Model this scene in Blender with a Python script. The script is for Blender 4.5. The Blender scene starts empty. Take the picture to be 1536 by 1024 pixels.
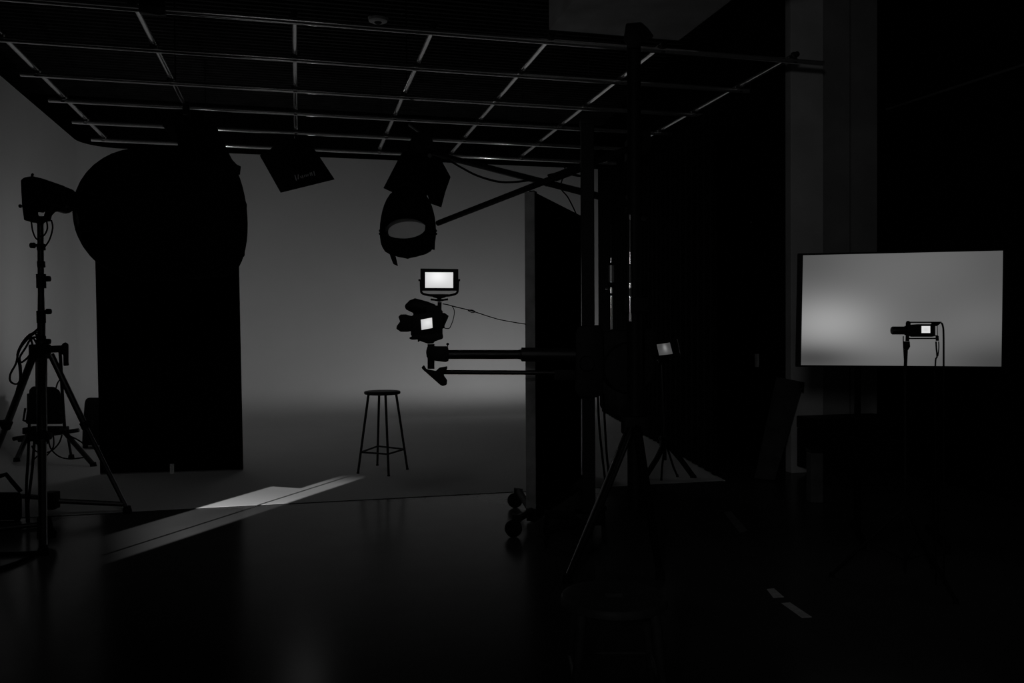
import bpy, bmesh, math, random
from mathutils import Vector as V, Matrix
random.seed(7)
scene = bpy.context.scene
COL = scene.collection
PI = math.pi

# ------------------------------------------------------------------ camera frame (solved from the pipe grid and the floor line)
FOC, YAW, PITCH, ROLL = 1281.77, .2446, .0135, -.0051
CAM = V((0, 0, 1.4))
cy, sy, cp, sp, cr, sr = math.cos(YAW), math.sin(YAW), math.cos(PITCH), math.sin(PITCH), math.cos(ROLL), math.sin(ROLL)
FW = V((sy*cp, cy*cp, -sp))
_r = V((cy, -sy, 0)); _u = _r.cross(FW)
RT = cr*_r + sr*_u
UP = -sr*_r + cr*_u
def ray(px, py): return FW + RT*((px-768)/FOC) - UP*((py-512)/FOC)
def Q(px, py, d): return CAM + ray(px, py)*d              # point at depth d
def G(px, py, z=0.0):                                     # point on the horizontal plane z
    k = ray(px, py); return CAM + k*((z-CAM.z)/k.z)
def PY(px, py, y):                                        # point on the plane y
    k = ray(px, py); return CAM + k*(y/k.y)
def depth(p): return (V(p)-CAM).dot(FW)
def S(px, d): return px*d/FOC                              # pixels to metres at depth d
X, Y, Z = V((1, 0, 0)), V((0, 1, 0)), V((0, 0, 1))

# ------------------------------------------------------------------ materials
def new_mat(name):
    m = bpy.data.materials.new(name); m.use_nodes = True
    nt = m.node_tree; b = nt.nodes['Principled BSDF']
    return m, nt, b
def mat(name, c, rough=.5, metal=0., spec=.5, noise=8., amt=.25, bump=0.):
    m, nt, b = new_mat(name)
    tc = nt.nodes.new('ShaderNodeTexCoord'); n = nt.nodes.new('ShaderNodeTexNoise')
    n.inputs['Scale'].default_value = noise; n.inputs['Detail'].default_value = 5
    nt.links.new(tc.outputs['Object'], n.inputs['Vector'])
    r = nt.nodes.new('ShaderNodeValToRGB')
    r.color_ramp.elements[0].position = .3; r.color_ramp.elements[1].position = .7
    if not hasattr(c, '__len__'): c = (c, c, c)
    r.color_ramp.elements[0].color = [x*(1-amt) for x in c]+[1]
    r.color_ramp.elements[1].color = [x*(1+amt) for x in c]+[1]
    nt.links.new(n.outputs['Fac'], r.inputs['Fac']); nt.links.new(r.outputs['Color'], b.inputs['Base Color'])
    b.inputs['Roughness'].default_value = rough; b.inputs['Metallic'].default_value = metal
    b.inputs['Specular IOR Level'].default_value = spec
    if bump:
        bp = nt.nodes.new('ShaderNodeBump'); bp.inputs['Strength'].default_value = bump; bp.inputs['Distance'].default_value = .01
        nt.links.new(n.outputs['Fac'], bp.inputs['Height']); nt.links.new(bp.outputs['Normal'], b.inputs['Normal'])
    return m
M = {}
M['cyc'] = mat('matte_white_cove_paint', .72, .9, 0, .05, 1.5, .02)
M['floor'] = mat('dark_sealed_floor', .065, .2, 0, .034, 2.2, .12)
M['cover'] = mat('white_floor_edge', .03, .8, 0, .1)
M['blackwall'] = mat('black_painted_wall', .006, .9, 0, .02, 3., .2)
M['drape'] = mat('black_drape', .004, .95, 0, .02, 4., .3)
M['ceiling'] = mat('dark_ribbed_deck', .03, .8, 0, .1, 5., .3)
M['duct'] = mat('grey_duct_panel', .55, .9, 0, .1, 3., .15)
M['pillar'] = mat('grey_concrete_pillar', .62, .9, 0, .1, 2.5, .12)
M['pilaster'] = mat('dark_grey_panel', .30, .9, 0, .1, 2.5, .15)
M['pipe'] = mat('galvanised_pipe', .98, .13, .85, .5, 30., .12)
M['clamp'] = mat('dark_iron_clamp', .05, .5, .8, .4)
M['black'] = mat('matt_black_plastic', .006, .6, 0, .15)
M['blackmetal'] = mat('black_powder_coat', .008, .42, 0, .3, 20., .2)
M['satin'] = mat('satin_black_metal', .012, .28, 0, .5, 20., .2)
M['fabric'] = mat('black_fabric', .005, .95, 0, .03, 40., .3, .3)
M['rubber'] = mat('black_rubber', .005, .7, 0, .1)
M['chrome'] = mat('brushed_chrome', .9, .13, 1., .5, 40., .08)
M['board'] = mat('black_foam_board', .004, .9, 0, .03, 6., .2)
M['boardedge'] = mat('grey_foam_edge', .26, .8, 0, .1)
M['diffusion'] = mat('white_diffusion_cloth', .75, .95, 0, .05, 20., .06)
nt_ = M['diffusion'].node_tree
tb, tp = nt_.nodes.new('ShaderNodeBsdfTranslucent'), nt_.nodes.new('ShaderNodeBsdfTransparent')
mx = nt_.nodes.new('ShaderNodeMixShader'); mx.inputs[0].default_value = .72
tb.inputs['Color'].default_value = (.8, .8, .8, 1)
nt_.links.new(tb.outputs[0], mx.inputs[1]); nt_.links.new(tp.outputs[0], mx.inputs[2])
nt_.links.new(mx.outputs[0], nt_.nodes['Material Output'].inputs['Surface'])
M['tape'] = mat('white_floor_tape', .75, .8, 0, .2, 30., .15)
M['tag'] = mat('pale_tag', .8, .7, 0, .2, 60., .2)
M['plate'] = mat('white_switch_plate', .8, .5, 0, .3)
M['stoolseat'] = mat('dark_wood_stool_seat', .02, .5, 0, .3, 14., .4)
M['print'] = mat('grey_print', .85, .8, 0, .1)
M['fgseat'] = mat('dark_grey_metal_seat', .05, .5, 0, .2, 20., .2)
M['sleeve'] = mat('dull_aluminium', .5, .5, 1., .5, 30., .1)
M['legmetal'] = mat('dark_anodised_metal', .2, .3, 1., .5, 20., .15)
M['dimtape'] = mat('darker_floor_tape', .16, .8, 0, .2, 30., .3)  # floor tape in a darker tone, for the farthest mark
M['greybox'] = mat('dark_grey_case', .10, .8, 0, .1)

def ramp_node(nt, els):
    r = nt.nodes.new('ShaderNodeValToRGB'); cr_ = r.color_ramp
    while len(cr_.elements) > 1: cr_.elements.remove(cr_.elements[-1])
    cr_.elements[0].position = els[0][0]; cr_.elements[0].color = [els[0][1]]*3+[1]
    for p, v in els[1:]:
        e = cr_.elements.new(p); e.color = [v]*3+[1]
    return r
def screen_mat(name, base, blobs, strength=1.):
    """an emissive screen: base grey plus soft light and dark patches, in the screen's own 0..1 coordinates (UV)"""
    m = bpy.data.materials.new(name); m.use_nodes = True; nt = m.node_tree
    nt.nodes.clear()
    out = nt.nodes.new('ShaderNodeOutputMaterial'); em = nt.nodes.new('ShaderNodeEmission')
    uv = nt.nodes.new('ShaderNodeTexCoord')
    acc = None
    val = nt.nodes.new('ShaderNodeValue'); val.outputs[0].default_value = base; acc = val.outputs[0]
    for (u0, v0, su, sv, a) in blobs:
        mp = nt.nodes.new('ShaderNodeMapping')
        mp.inputs['Scale'].default_value = (1/su, 1/sv, 1)
        mp.inputs['Location'].default_value = (-u0/su, -v0/sv, 0)
        nt.links.new(uv.outputs['UV'], mp.inputs['Vector'])
        ln = nt.nodes.new('ShaderNodeVectorMath'); ln.operation = 'LENGTH'
        nt.links.new(mp.outputs['Vector'], ln.inputs[0])
        sq = nt.nodes.new('ShaderNodeMath'); sq.operation = 'POWER'; sq.inputs[1].default_value = 2
        nt.links.new(ln.outputs['Value'], sq.inputs[0])
        ng = nt.nodes.new('ShaderNodeMath'); ng.operation = 'MULTIPLY'; ng.inputs[1].default_value = -1
        nt.links.new(sq.outputs[0], ng.inputs[0])
        ex = nt.nodes.new('ShaderNodeMath'); ex.operation = 'EXPONENT'
        nt.links.new(ng.outputs[0], ex.inputs[0])
        ad = nt.nodes.new('ShaderNodeMath'); ad.operation = 'MULTIPLY_ADD'; ad.inputs[1].default_value = a
        nt.links.new(ex.outputs[0], ad.inputs[0]); nt.links.new(acc, ad.inputs[2]); acc = ad.outputs[0]
    cb = nt.nodes.new('ShaderNodeCombineColor')
    for i in range(3): nt.links.new(acc, cb.inputs[i])
    nt.links.new(cb.outputs[0], em.inputs['Color']); em.inputs['Strength'].default_value = strength
    nt.links.new(em.outputs[0], out.inputs['Surface'])
    return m

# ------------------------------------------------------------------ mesh builder
class MB:
    def __init__(s): s.bm = bmesh.new()
    def _join(s, b):
        me = bpy.data.meshes.new('tmp'); b.to_mesh(me); b.free(); s.bm.from_mesh(me); bpy.data.meshes.remove(me); return s
    def box(s, c, ax, half, bev=0., seg=2):
        b = bmesh.new(); bmesh.ops.create_cube(b, size=2)
        A = [V(a).normalized() for a in ax]
        for v in b.verts: v.co = V(c)+A[0]*v.co.x*half[0]+A[1]*v.co.y*half[1]+A[2]*v.co.z*half[2]
        if bev: bmesh.ops.bevel(b, geom=list(b.edges), offset=bev, segments=seg, profile=.6, affect='EDGES')
        bmesh.ops.recalc_face_normals(b, faces=b.faces)
        return s._join(b)
    def abox(s, lo, hi, bev=0.):
        lo, hi = V(lo), V(hi); h = (hi-lo)/2
        return s.box((lo+hi)/2, (X, Y, Z), h, bev)
    def tube(s, pts, r, n=12, caps=True, smooth=0):
        pts = [V(p) for p in pts]
        if smooth: pts = catmull(pts, smooth)
        rs = r if hasattr(r, '__len__') else [r]*len(pts)
        b = bmesh.new(); rings = []
        t0 = (pts[1]-pts[0]).normalized()
        ref = Z if abs(t0.z) < .9 else X
        nrm = t0.cross(ref).normalized()
        for i, p in enumerate(pts):
            if i == 0: t = pts[1]-pts[0]
            elif i == len(pts)-1: t = pts[-1]-pts[-2]
            else: t = (pts[i+1]-pts[i]).normalized()+(pts[i]-pts[i-1]).normalized()
            t.normalize()
            nrm = (nrm - t*nrm.dot(t)).normalized(); bi = t.cross(nrm)
            rings.append([b.verts.new(p+(nrm*math.cos(a)+bi*math.sin(a))*rs[i]) for a in [2*PI*k/n for k in range(n)]])
        for i in range(len(rings)-1):
            for k in range(n): b.faces.new((rings[i][k], rings[i][(k+1) % n], rings[i+1][(k+1) % n], rings[i+1][k]))
        if caps: b.faces.new(rings[0][::-1]); b.faces.new(rings[-1])
        bmesh.ops.recalc_face_normals(b, faces=b.faces)
        return s._join(b)
    def lathe(s, o, axis, prof, n=32, phase=0., caps=True):
        """prof: (distance along axis, radius)"""
        o, axis = V(o), V(axis).normalized()
        ref = Z if abs(axis.z) < .9 else Y
        e1 = axis.cross(ref).normalized(); e2 = axis.cross(e1)
        b = bmesh.new(); rings = []
        for a, r in prof:
            rings.append([b.verts.new(o+axis*a+(e1*math.cos(q)+e2*math.sin(q))*max(r, 1e-4)) for q in [phase+2*PI*k/n for k in range(n)]])
        for i in range(len(rings)-1):
            for k in range(n): b.faces.new((rings[i][k], rings[i][(k+1) % n], rings[i+1][(k+1) % n], rings[i+1][k]))
        if caps: b.faces.new(rings[0][::-1]); b.faces.new(rings[-1])
        bmesh.ops.recalc_face_normals(b, faces=b.faces)
        return s._join(b)
    def ball(s, c, r, sc=(1, 1, 1), n=16):
        b = bmesh.new(); bmesh.ops.create_uvsphere(b, u_segments=n, v_segments=n//2, radius=1)
        for v in b.verts: v.co = V(c)+V((v.co.x*sc[0], v.co.y*sc[1], v.co.z*sc[2]))*r
        return s._join(b)
    def prism(s, pts, ext, bev=0.):
        """outline (3-D points) extruded by ext"""
        pts = [V(p) for p in pts]; ext = V(ext)
        b = bmesh.new(); A = [b.verts.new(p) for p in pts]; B = [b.verts.new(p+ext) for p in pts]
        b.faces.new(A); b.faces.new(B[::-1])
        n = len(A)
        for i in range(n): b.faces.new((A[i], A[(i+1) % n], B[(i+1) % n], B[i]))
        bmesh.ops.recalc_face_normals(b, faces=b.faces)
        if bev: bmesh.ops.bevel(b, geom=list(b.edges), offset=bev, segments=2, profile=.6, affect='EDGES')
        return s._join(b)
    def silh(s, pxs, d, thick, bev=0.):
        """a solid whose outline is given by picture points at depth d, thick metres along the view"""
        n = len(pxs); return s.prism([Q(x, y, d) for x, y in pxs], ray(sum(p[0] for p in pxs)/n, sum(p[1] for p in pxs)/n)*thick, bev)
    def loft(s, A, B):
        b = bmesh.new(); a = [b.verts.new(V(p)) for p in A]; c = [b.verts.new(V(p)) for p in B]; n = len(a)
        b.faces.new(a); b.faces.new(c[::-1])
        for i in range(n): b.faces.new((a[i], a[(i+1) % n], c[(i+1) % n], c[i]))
        bmesh.ops.recalc_face_normals(b, faces=b.faces)
        return s._join(b)
    def grid(s, rows):
        vs = [[s.bm.verts.new(V(p)) for p in r] for r in rows]
        for i in range(len(vs)-1):
            for j in range(len(vs[0])-1): s.bm.faces.new((vs[i][j], vs[i][j+1], vs[i+1][j+1], vs[i+1][j]))
        return s
    def quad_uv(s, a, b, c, d):
        """one face with 0..1 UVs: a lower left, b lower right, c upper right, d upper left"""
        uv = s.bm.loops.layers.uv.verify()
        f = s.bm.faces.new([s.bm.verts.new(V(p)) for p in (a, b, c, d)])
        for l, q in zip(f.loops, ((0, 0), (1, 0), (1, 1), (0, 1))): l[uv].uv = q
        return s
    def build(s, name, m, parent=None, angle=35, off=None, flat=False):
        off = V(off) if off is not None else (parent_world(parent) if parent else V((0, 0, 0)))
        for v in s.bm.verts: v.co -= off
        me = bpy.data.meshes.new(name); s.bm.to_mesh(me); s.bm.free()
        me.materials.append(m)
        if not flat:
            for p in me.polygons: p.use_smooth = True
            me.set_sharp_from_angle(angle=math.radians(angle))
        o = bpy.data.objects.new(name, me); COL.objects.link(o)
        if parent: o.parent = parent
        else: o.location = off
        return o
def parent_world(p):
    w = V((0, 0, 0))
    while p is not None: w = w+p.location; p = p.parent
    return w
def catmull(p, k):
    out = []
    for i in range(len(p)-1):
        a, b, c, d = p[max(i-1, 0)], p[i], p[i+1], p[min(i+2, len(p)-1)]
        for j in range(k):
            t = j/k
            out.append(.5*((2*b)+(c-a)*t+(2*a-5*b+4*c-d)*t*t+(3*b-a-3*c+d)*t**3))
    out.append(p[-1]); return out
def tag(o, label, cat, group=None, kind=None):
    o['label'] = label; o['category'] = cat
    if group: o['group'] = group
    if kind: o['kind'] = kind
    return o
def thing(name, label, cat, loc, group=None):
    o = bpy.data.objects.new(name, None); COL.objects.link(o); o.location = V(loc); o.empty_display_size = .1
    return tag(o, label, cat, group)
def struct(name, mb, m, **k):
    o = mb.build(name, m, **k); o['kind'] = 'structure'; return o
def single(name, mb, m, label, cat, base, group=None, **k):
    return tag(mb.build(name, m, off=base, **k), label, cat, group)

# ------------------------------------------------------------------ the setting
YB, ZT, XL = 14.0, 4.17, -3.10         # cove: back wall, top, left wall
YF = 7.145                             # front edge of the white floor
ZC = .005
CEIL = 4.95
struct('floor', MB().abox((-5.5, -2.5, -.2), (7.2, 14.6, 0)), M['floor'])
# white cove: base path (left wall, rounded corner, back wall) and a coved profile
RC, RV = .55, .5
path = [(V((XL, YF-.0, 0)), V((1, 0, 0))), (V((XL, 9, 0)), V((1, 0, 0))), (V((XL, YB-RC, 0)), V((1, 0, 0)))]
for k in range(1, 13):
    a = PI/2*k/12
    n = V((math.cos(a), -math.sin(a), 0))
    path.append((V((XL+RC, YB-RC, 0))-n*RC, n))
path += [(V((x, YB, 0)), V((0, -1, 0))) for x in (0, 2, 5.04)]
prof = [(RV, ZC)]+[(RV-RV*math.sin(PI/2*k/14), ZC+RV-RV*math.cos(PI/2*k/14)) for k in range(1, 15)]+[(0, 2.), (0, 3.), (0, ZT)]
mb = MB().grid([[p+n*o+Z*z for o, z in prof] for p, n in path])
b = mb.bm
bmesh.ops.remove_doubles(b, verts=b.verts, dist=1e-4)
bmesh.ops.recalc_face_normals(b, faces=b.faces)
struct('wall_cove', mb, M['cyc'], angle=30)
fl = MB(); b = fl.bm
inner = [p+n*RV+Z*ZC for p, n in path]
b.faces.new([b.verts.new(V(p)) for p in inner]+[b.verts.new(V((3.80, YF, ZC)))])
b.faces.new([b.verts.new(V(p)) for p in ((XL, YF, ZC), (XL, YF, 0), (3.80, YF, 0), (3.80, YF, ZC))])
b.faces.new([b.verts.new(V(p)) for p in ((XL, YF, ZC), (XL+RV, YF, ZC), (XL+RV, YF+.002, ZC), (XL, YF+.002, ZC))])
struct('floor_cove', fl, M['cyc'], angle=30)
struct('trim_1', MB().abox((XL, YF-.007, 0), (3.78, YF-.0005, .003)), M['cover'])
struct('wall_back', MB().abox((-5.5, YB+.12, 0), (7.2, YB+.3, CEIL)), M['blackwall'])
struct('wall_left', MB().abox((-4.4, -2.5, 0), (-4.2, YB+.2, CEIL)), M['blackwall'])
# black drape down the right side of the white floor, gently pleated
c0, c1 = V((5.00, YB-.03, 0)), V((3.76, 7.30, 0))
rows = []
for k in range(361):
    t = k/360; p = c0.lerp(c1, t)+X*(.010*math.sin(t*190)+.03)
    zt = 4.25-.75*min(1, max(0, (t-.25)/.18)); rows.append([p+Z*(zt*z+.02) for z in (0, .35, .7, 1)])
struct('wall_drape', MB().grid(rows), M['drape'])
YW, XW = 7.45, 5.62
WS0, WS1 = V((4.44, YW, 0)), V((5.16, YB+.1, 0))
struct('wall_front_right', MB().abox((WS0.x, YW, 0), (XW+.2, YW+.2, CEIL)), M['blackwall'])
struct('wall_side_right', MB().prism([WS0, WS1, WS1+X*.2, WS0+X*.2+Y*.001], Z*CEIL), M['blackwall'], flat=True)
WSD = (WS1-WS0).normalized(); WSN = V((-WSD.y, WSD.x, 0))
def on_side(px, py):
    k = ray(px, py); return CAM+k*((WS0-CAM).dot(WSN)/k.dot(WSN))
struct('wall_right', MB().abox((XW, -2.5, 0), (XW+.2, YW, CEIL)), M['blackwall'])
def wall_x(px): return PY(px, 400, YW).x
mb = MB(); x0, x1 = wall_x(1178), wall_x(1226)
mb.abox((x0, YW-.10, 0), (x1, YW, CEIL), .006)
struct('pillar', mb, M['pillar'], flat=True)
for k, (a, c) in enumerate(((1232, 1271), (1274, 1319))):
    struct('trim_%d' % (k+2), MB().abox((wall_x(a), YW-.03, 0), (wall_x(c), YW, CEIL)), M['pilaster'], flat=True)
# ribbed deck ceiling: ribs run along X
rows = []
y = -2.5
while y < YB+.2:
    for dy, z in ((0, CEIL), (.04, CEIL), (.055, CEIL+.05), (.105, CEIL+.05), (.12, CEIL)):
        rows.append([V((-5.5, y+dy, z)), V((7.2, y+dy, z))])
    y += .12
struct('ceiling', MB().grid(rows), M['ceiling'], flat=True)
# grey boxed beam running away below the deck
za = 4.2
pa, pb = G(1017, 62, za), G(824, 44, za)
yend = (pa.y+pb.y)/2
o = MB().abox((pb.x, 2.0, za), (pa.x, yend, CEIL-.02), .01)
struct('beam', o, M['duct'])
# handrail-like conduit on the right wall
p0, p1 = V((XW-.03, 0, 0)), V((XW-.03, 0, 0))
def on_right(px, py):
    k = ray(px, py); return CAM+k*((XW-.03)/k.x)
single('wall_conduit', MB().tube([on_right(1330, 164), on_right(1560, 89)], .012, 8), M['greybox'],
       'thin grey conduit running up the dark right wall above the big screen', 'conduit', on_right(1330, 164))

# ------------------------------------------------------------------ pipe grid
H = 2.45
gx = [v*H for v in (-.9711, -.4846, -.0053, .4455, .8532, 1.2661, 1.7933)]
gy = [v*H for v in (2.837, 3.2363, 3.6502, 4.0316, 4.4254, 4.8116)]
ZG = 1.4+H
RP = .024
g = thing('ceiling_pipe_grid', 'square lattice of steel pipes hung below the dark ceiling', 'pipe grid', (1, 9.4, ZG))
for x in gx: MB().tube([(x, gy[0]-.05, ZG+.03), (x, gy[-1]+.06, ZG+.03)], RP, 14).build('pipe', M['pipe'], g)
for x in gx: MB().lathe((x, gy[0]-.056, ZG+.03), Y, [(0, RP*.8), (.004, RP*1.04), (.03, RP*1.04)], 14).build('added_end_cap', M['black'], g)  # black caps added so the pipe ends do not catch the fill light
for y in gy: MB().tube([(gx[0]-.14, y, ZG-.02), (gx[-1]+(.3 if y == gy[0] else .13), y, ZG-.02)], RP, 14).build('pipe', M['pipe'], g)
cl = MB()
cl.box((0, 0, .006), (X, Y, Z), (.022, .022, .050), .008)
cl.tube([(0.02, 0, .03), (.045, 0, .03)], .009, 8)
cl.box((-.028, 0, .006), (X, Y, Z), (.012, .016, .016), .004)
c0_ = None
for i, x in enumerate(gx):
    for j, y in enumerate(gy):
        if c0_ is None:
            c0_ = cl.build('pipe_clamp', M['clamp'], None, off=(0, 0, 0)); o = c0_
        else:
            o = c0_.copy(); COL.objects.link(o)
        o.parent = g; o.location = V((x, y, ZG+.005))-g.location
for x in (gx[1], gx[3], gx[5]):
    for y in (gy[2], gy[5]):
        MB().tube([(x+.03, y+.05, ZG+.02), (x+.03, y+.05, CEIL+.0)], .007, 8).build('hanger_rod', M['clamp'], g)

# smoke detector disc on the deck
p = G(567, 31, CEIL-.02)
t = thing('ceiling_lamp', 'small round pale ceiling disc above the nearest cross pipe', 'ceiling light', (p.x, p.y, CEIL))
MB().lathe(p-Z*.02, Z, [(0, .075), (.015, .105), (.05, .115)], 28).build('disc', M['duct'], t)
MB().lathe(p-Z*.035, Z, [(0, .03), (.02, .05)], 20).build('lens', M['black'], t)
# hoist bracket on the near pipe, upper left
pj = V((PY(229, 12, gy[0]).x, gy[0], ZG))
t = thing('hanging_bracket', 'black motor bracket clamped to the near pipe at upper left', 'bracket', pj+Z*.2)
mb = MB(); mb.box(pj+Z*.10, (X, Y, Z), (.085, .06, .10), .012); mb.build('housing', M['black'], t)
mb = MB(); mb.box(pj-Z*.02, (X, Y, Z), (.095, .035, .032), .008); mb.tube([pj+V((.02, -.05, -.035)), pj+V((.02, .05, -.035))], .012, 8)
mb.build('jaw', M['clamp'], t)
mb = MB(); mb.tube([pj+Z*.19, V((pj.x, pj.y, CEIL))], .012, 8); mb.build('hanger_rod', M['black'], t)
mb = MB(); mb.tube([pj+V((-.06, -.04, -.05)), pj+V((.05, -.04, -.06)), pj+V((.09, -.04, -.05))], .008, 8); mb.build('bolt', M['clamp'], t)

# ------------------------------------------------------------------ helpers for stands
def knob(c, ax, r=.016, l=.03):
    return MB().lathe(c, ax, [(0, r*.5), (l*.35, r*.5), (l*.36, r), (l, r*.95), (l*1.05, r*.5)], 14)
def tripod(t, hub, feet, rleg, m, foot=True, brace=None, braceat=.55):
    for f in feet:
        f = V(f); dirn = (f-hub).normalized()
        MB().tube([hub, hub.lerp(f, .5), f+Z*.012], [rleg, rleg, rleg*.85], 10).build('leg', m, t)
    if brace is not None:
        for f in feet: MB().tube([brace, hub.lerp(V(f), braceat)], rleg*.55, 8).build('brace', m, t)
    if foot:
        for f in feet: MB().lathe(V(f), Z, [(0, rleg*1.5), (.03, rleg*1.3), (.045, rleg)], 12).build('rubber_foot', M['rubber'], t)

# ------------------------------------------------------------------ left: wind-up stand with strobe and deep softbox
D = 6.49
base = G(62, 775)
hub = Q(62, 527, D)
t = thing('light_stand', 'tall black wind-up stand carrying the strobe at the left edge', 'light stand', base)
f1, f2, f3 = G(191, 770), G(-38, 762), G(65, 832)
h1, h2, h3 = Q(76, 531, D-.05), Q(50, 533, D-.03), Q(62, 540, D-.12)
for h, f, r in ((h1, f1, .024), (h2, f2, .027), (h3, f3, .034)):
    l = MB().tube([h, h.lerp(f, .45), h.lerp(f, .46), f+Z*.03], [r, r, r*.82, r*.72], 12).build('leg', M['legmetal'], t)
    c = h.lerp(f, .43)
    MB().tube([h.lerp(f, .42), h.lerp(f, .46)], r*1.35, 12).build('leg_clamp', M['black'], l)
    knob(c, RT if f is not f2 else -RT, .026, .06).build('lock_knob', M['black'], l)
    MB().lathe(f, Z, [(0, .035), (.03, .032), (.06, .024)], 14).build('rubber_foot', M['rubber'], l)
MB().silh([(55, 776), (77, 773), (80, 790), (86, 797), (84, 807), (55, 809)], 5.56, .10, .01).build('foot_block', M['black'], t)
low = Q(66, 750, D-.12)
for f, h, e in ((f1, h1, .94), (f2, h2, .90), (f3, h3, .94)):
    MB().tube([low+Z*(.02 if f is f2 else 0), h.lerp(f, e)], .019, 8).build('brace', M['blackmetal'], t)
MB().box(Q(77, 750, D-.12), (RT, FW, Z), (.043, .05, .064), .01).build('brace_collar', M['black'], t)
MB().tube([G(-40, 801)+Z*.02, G(62, 790)+Z*.02], .018, 10).build('base_bar', M['blackmetal'], t)
MB().tube([Q(62, 480, D), Q(62, 660, D), Q(64, 752, D-.1)], [.028, .028, .03], 14).build('column', M['satin'], t)
MB().tube([Q(62, 525, D), Q(62, 590, D)], .040, 14).build('sleeve', M['black'], t)
MB().tube([Q(60.5, 336.6, D), Q(61.5, 440, D), Q(62, 500, D)], [.022, .022, .028], 14).build('riser', M['satin'], t)
mb = MB()
for a, c, r in ((366, 375, .030), (392, 401, .028), (411, 432, .034), (466, 484, .032), (504, 512, .034)):
    mb = MB(); mb.tube([Q(61.5, a, D), Q(62, c, D)], r, 14); mb.build('riser_collar', M['black'], t)
for x, y, s in ((55, 368, -1), (66, 418, 1), (67, 467, 1), (66, 512, 1)):
    knob(Q(x, y, D), RT*s, .022, .045).build('lock_knob', M['black'], t)
MB().box(Q(60, 527, D), (RT, FW, Z), (.062, .05, .055), .012).build('tripod_hub', M['black'], t)
mb = MB(); mb.tube([Q(66, 524, D), Q(92, 523, D)], .028, 10)
ck = mb.build('crank_arm', M['black'], t)
MB().silh([(89, 521), (95, 514), (99, 513), (103, 516), (103, 545), (104, 548), (95, 549), (95, 532), (90, 530)], D-.03, .06, .01).build('crank_grip', M['black'], ck)
MB().tube([Q(90, 525, D), Q(92, 560, D), Q(94, 600, D), Q(97, 642, D)], .012, 8, smooth=4).build('drop_rod', M['black'], t)

# strobe
t = thing('studio_strobe', 'black studio strobe head on top of the tall left stand', 'strobe light', Q(62, 335, D))
mb = MB(); mb.silh([(31, 270), (36, 266), (48, 264), (62, 267), (80, 273), (97, 279), (99, 281), (99, 313), (84, 318), (70, 318), (38, 316), (33, 309)], D-.12, .24, .012); mb.build('housing', M['black'], t)
A = Q(114, 329, D+.10)
m0 = Q(90, 298, D); m1 = Q(113, 306, D+.11); md = (m1-m0).normalized(); ml = (m1-m0).length
MB().lathe(m0, md, [(0, .10), (ml*.5, .098), (ml*.65, .088), (ml-.058, .086)], 24).build('mount_ring', M['blackmetal'], t)
MB().silh([(33, 308), (37, 307), (58, 315), (68, 316), (66, 319), (57, 318), (58, 324), (76, 324), (78, 326), (66, 335), (50, 334), (36, 330)], D-.06, .12, .008).build('base_bracket', M['black'], t)
MB().tube([Q(60.48, 331, D), Q(60.5, 336.2, D)], .024, 14).build('mount_socket', M['black'], t)
MB().silh([(68, 317), (92, 314), (84, 317), (78, 323), (76, 332), (66, 332), (66, 322)], D-.04, .08, .006).build('tilt_arm', M['black'], t)
MB().tube([Q(48, 265, D), Q(48.5, 262, D), Q(50, 261, D)], .010, 8).build('antenna', M['black'], t)
knob(Q(33, 309, D-.02), -RT, .014, .02).build('dial', M['black'], t)
for k, pts in enumerate(([(47, 332), (49, 346), (53, 356), (57, 360)], [(70, 331), (71, 343), (66, 353), (60, 354)], [(77, 330), (79, 342), (74, 360), (66, 371), (62, 372)])):
    MB().tube([Q(x, y, D-.085) for x, y in pts], .006, 6, smooth=5).build('lead', M['rubber'], t)

# deep softbox mounted on the strobe; dome opens to the right and away
Cc = Q(326, 318, D+.86)
t = thing('softbox', 'big deep round black softbox opening to the right on the strobe', 'softbox', A)
ax = (Cc-A).normalized(); L = (Cc-A).length
R0 = S(101, 6.85); R = S(97, depth(Cc))*1.0
prof = [(R0*(1-math.cos(q)), R0*math.sin(q)) for q in [math.radians(v) for v in (6, 12, 20, 28, 36, 44, 52, 60, 68, 76, 84, 90)]]+[(R0+(L-R0)*k/4, R0+(R-R0)*k/4) for k in range(1, 5)]
MB().lathe(A, ax, prof, 48, caps=False).build('shell', M['fabric'], t)
MB().lathe(A, ax, [(.01, .05), (.012, .085), (.02, .10), (.04, .09)], 24).build('speed_ring', M['blackmetal'], t)
# octagonal lip in front, one corner pointing right
e1 = ax.cross(Z).normalized(); e2 = ax.cross(e1)
MB().lathe(Cc-ax*.10, ax, [(0, R*.97), (.04, R*1.015), (.10, R*1.02), (.10, R*.97), (.02, R*.94)], 8, phase=0, caps=False).build('lip', M['fabric'], t)
MB().lathe(Cc-ax*.05, ax, [(0, R*.96), (.004, R*.96)], 8).build('front_diffuser', M['fabric'], t)
for k in range(8):
    q = 2*PI*k/8+PI/8; dv = e1*math.cos(q)+e2*math.sin(q)
    MB().tube([A+ax*(a+.0)+dv*(r-.012) for a, r in prof[2:]], .006, 6).build('rib', M['blackmetal'], t)

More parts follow.
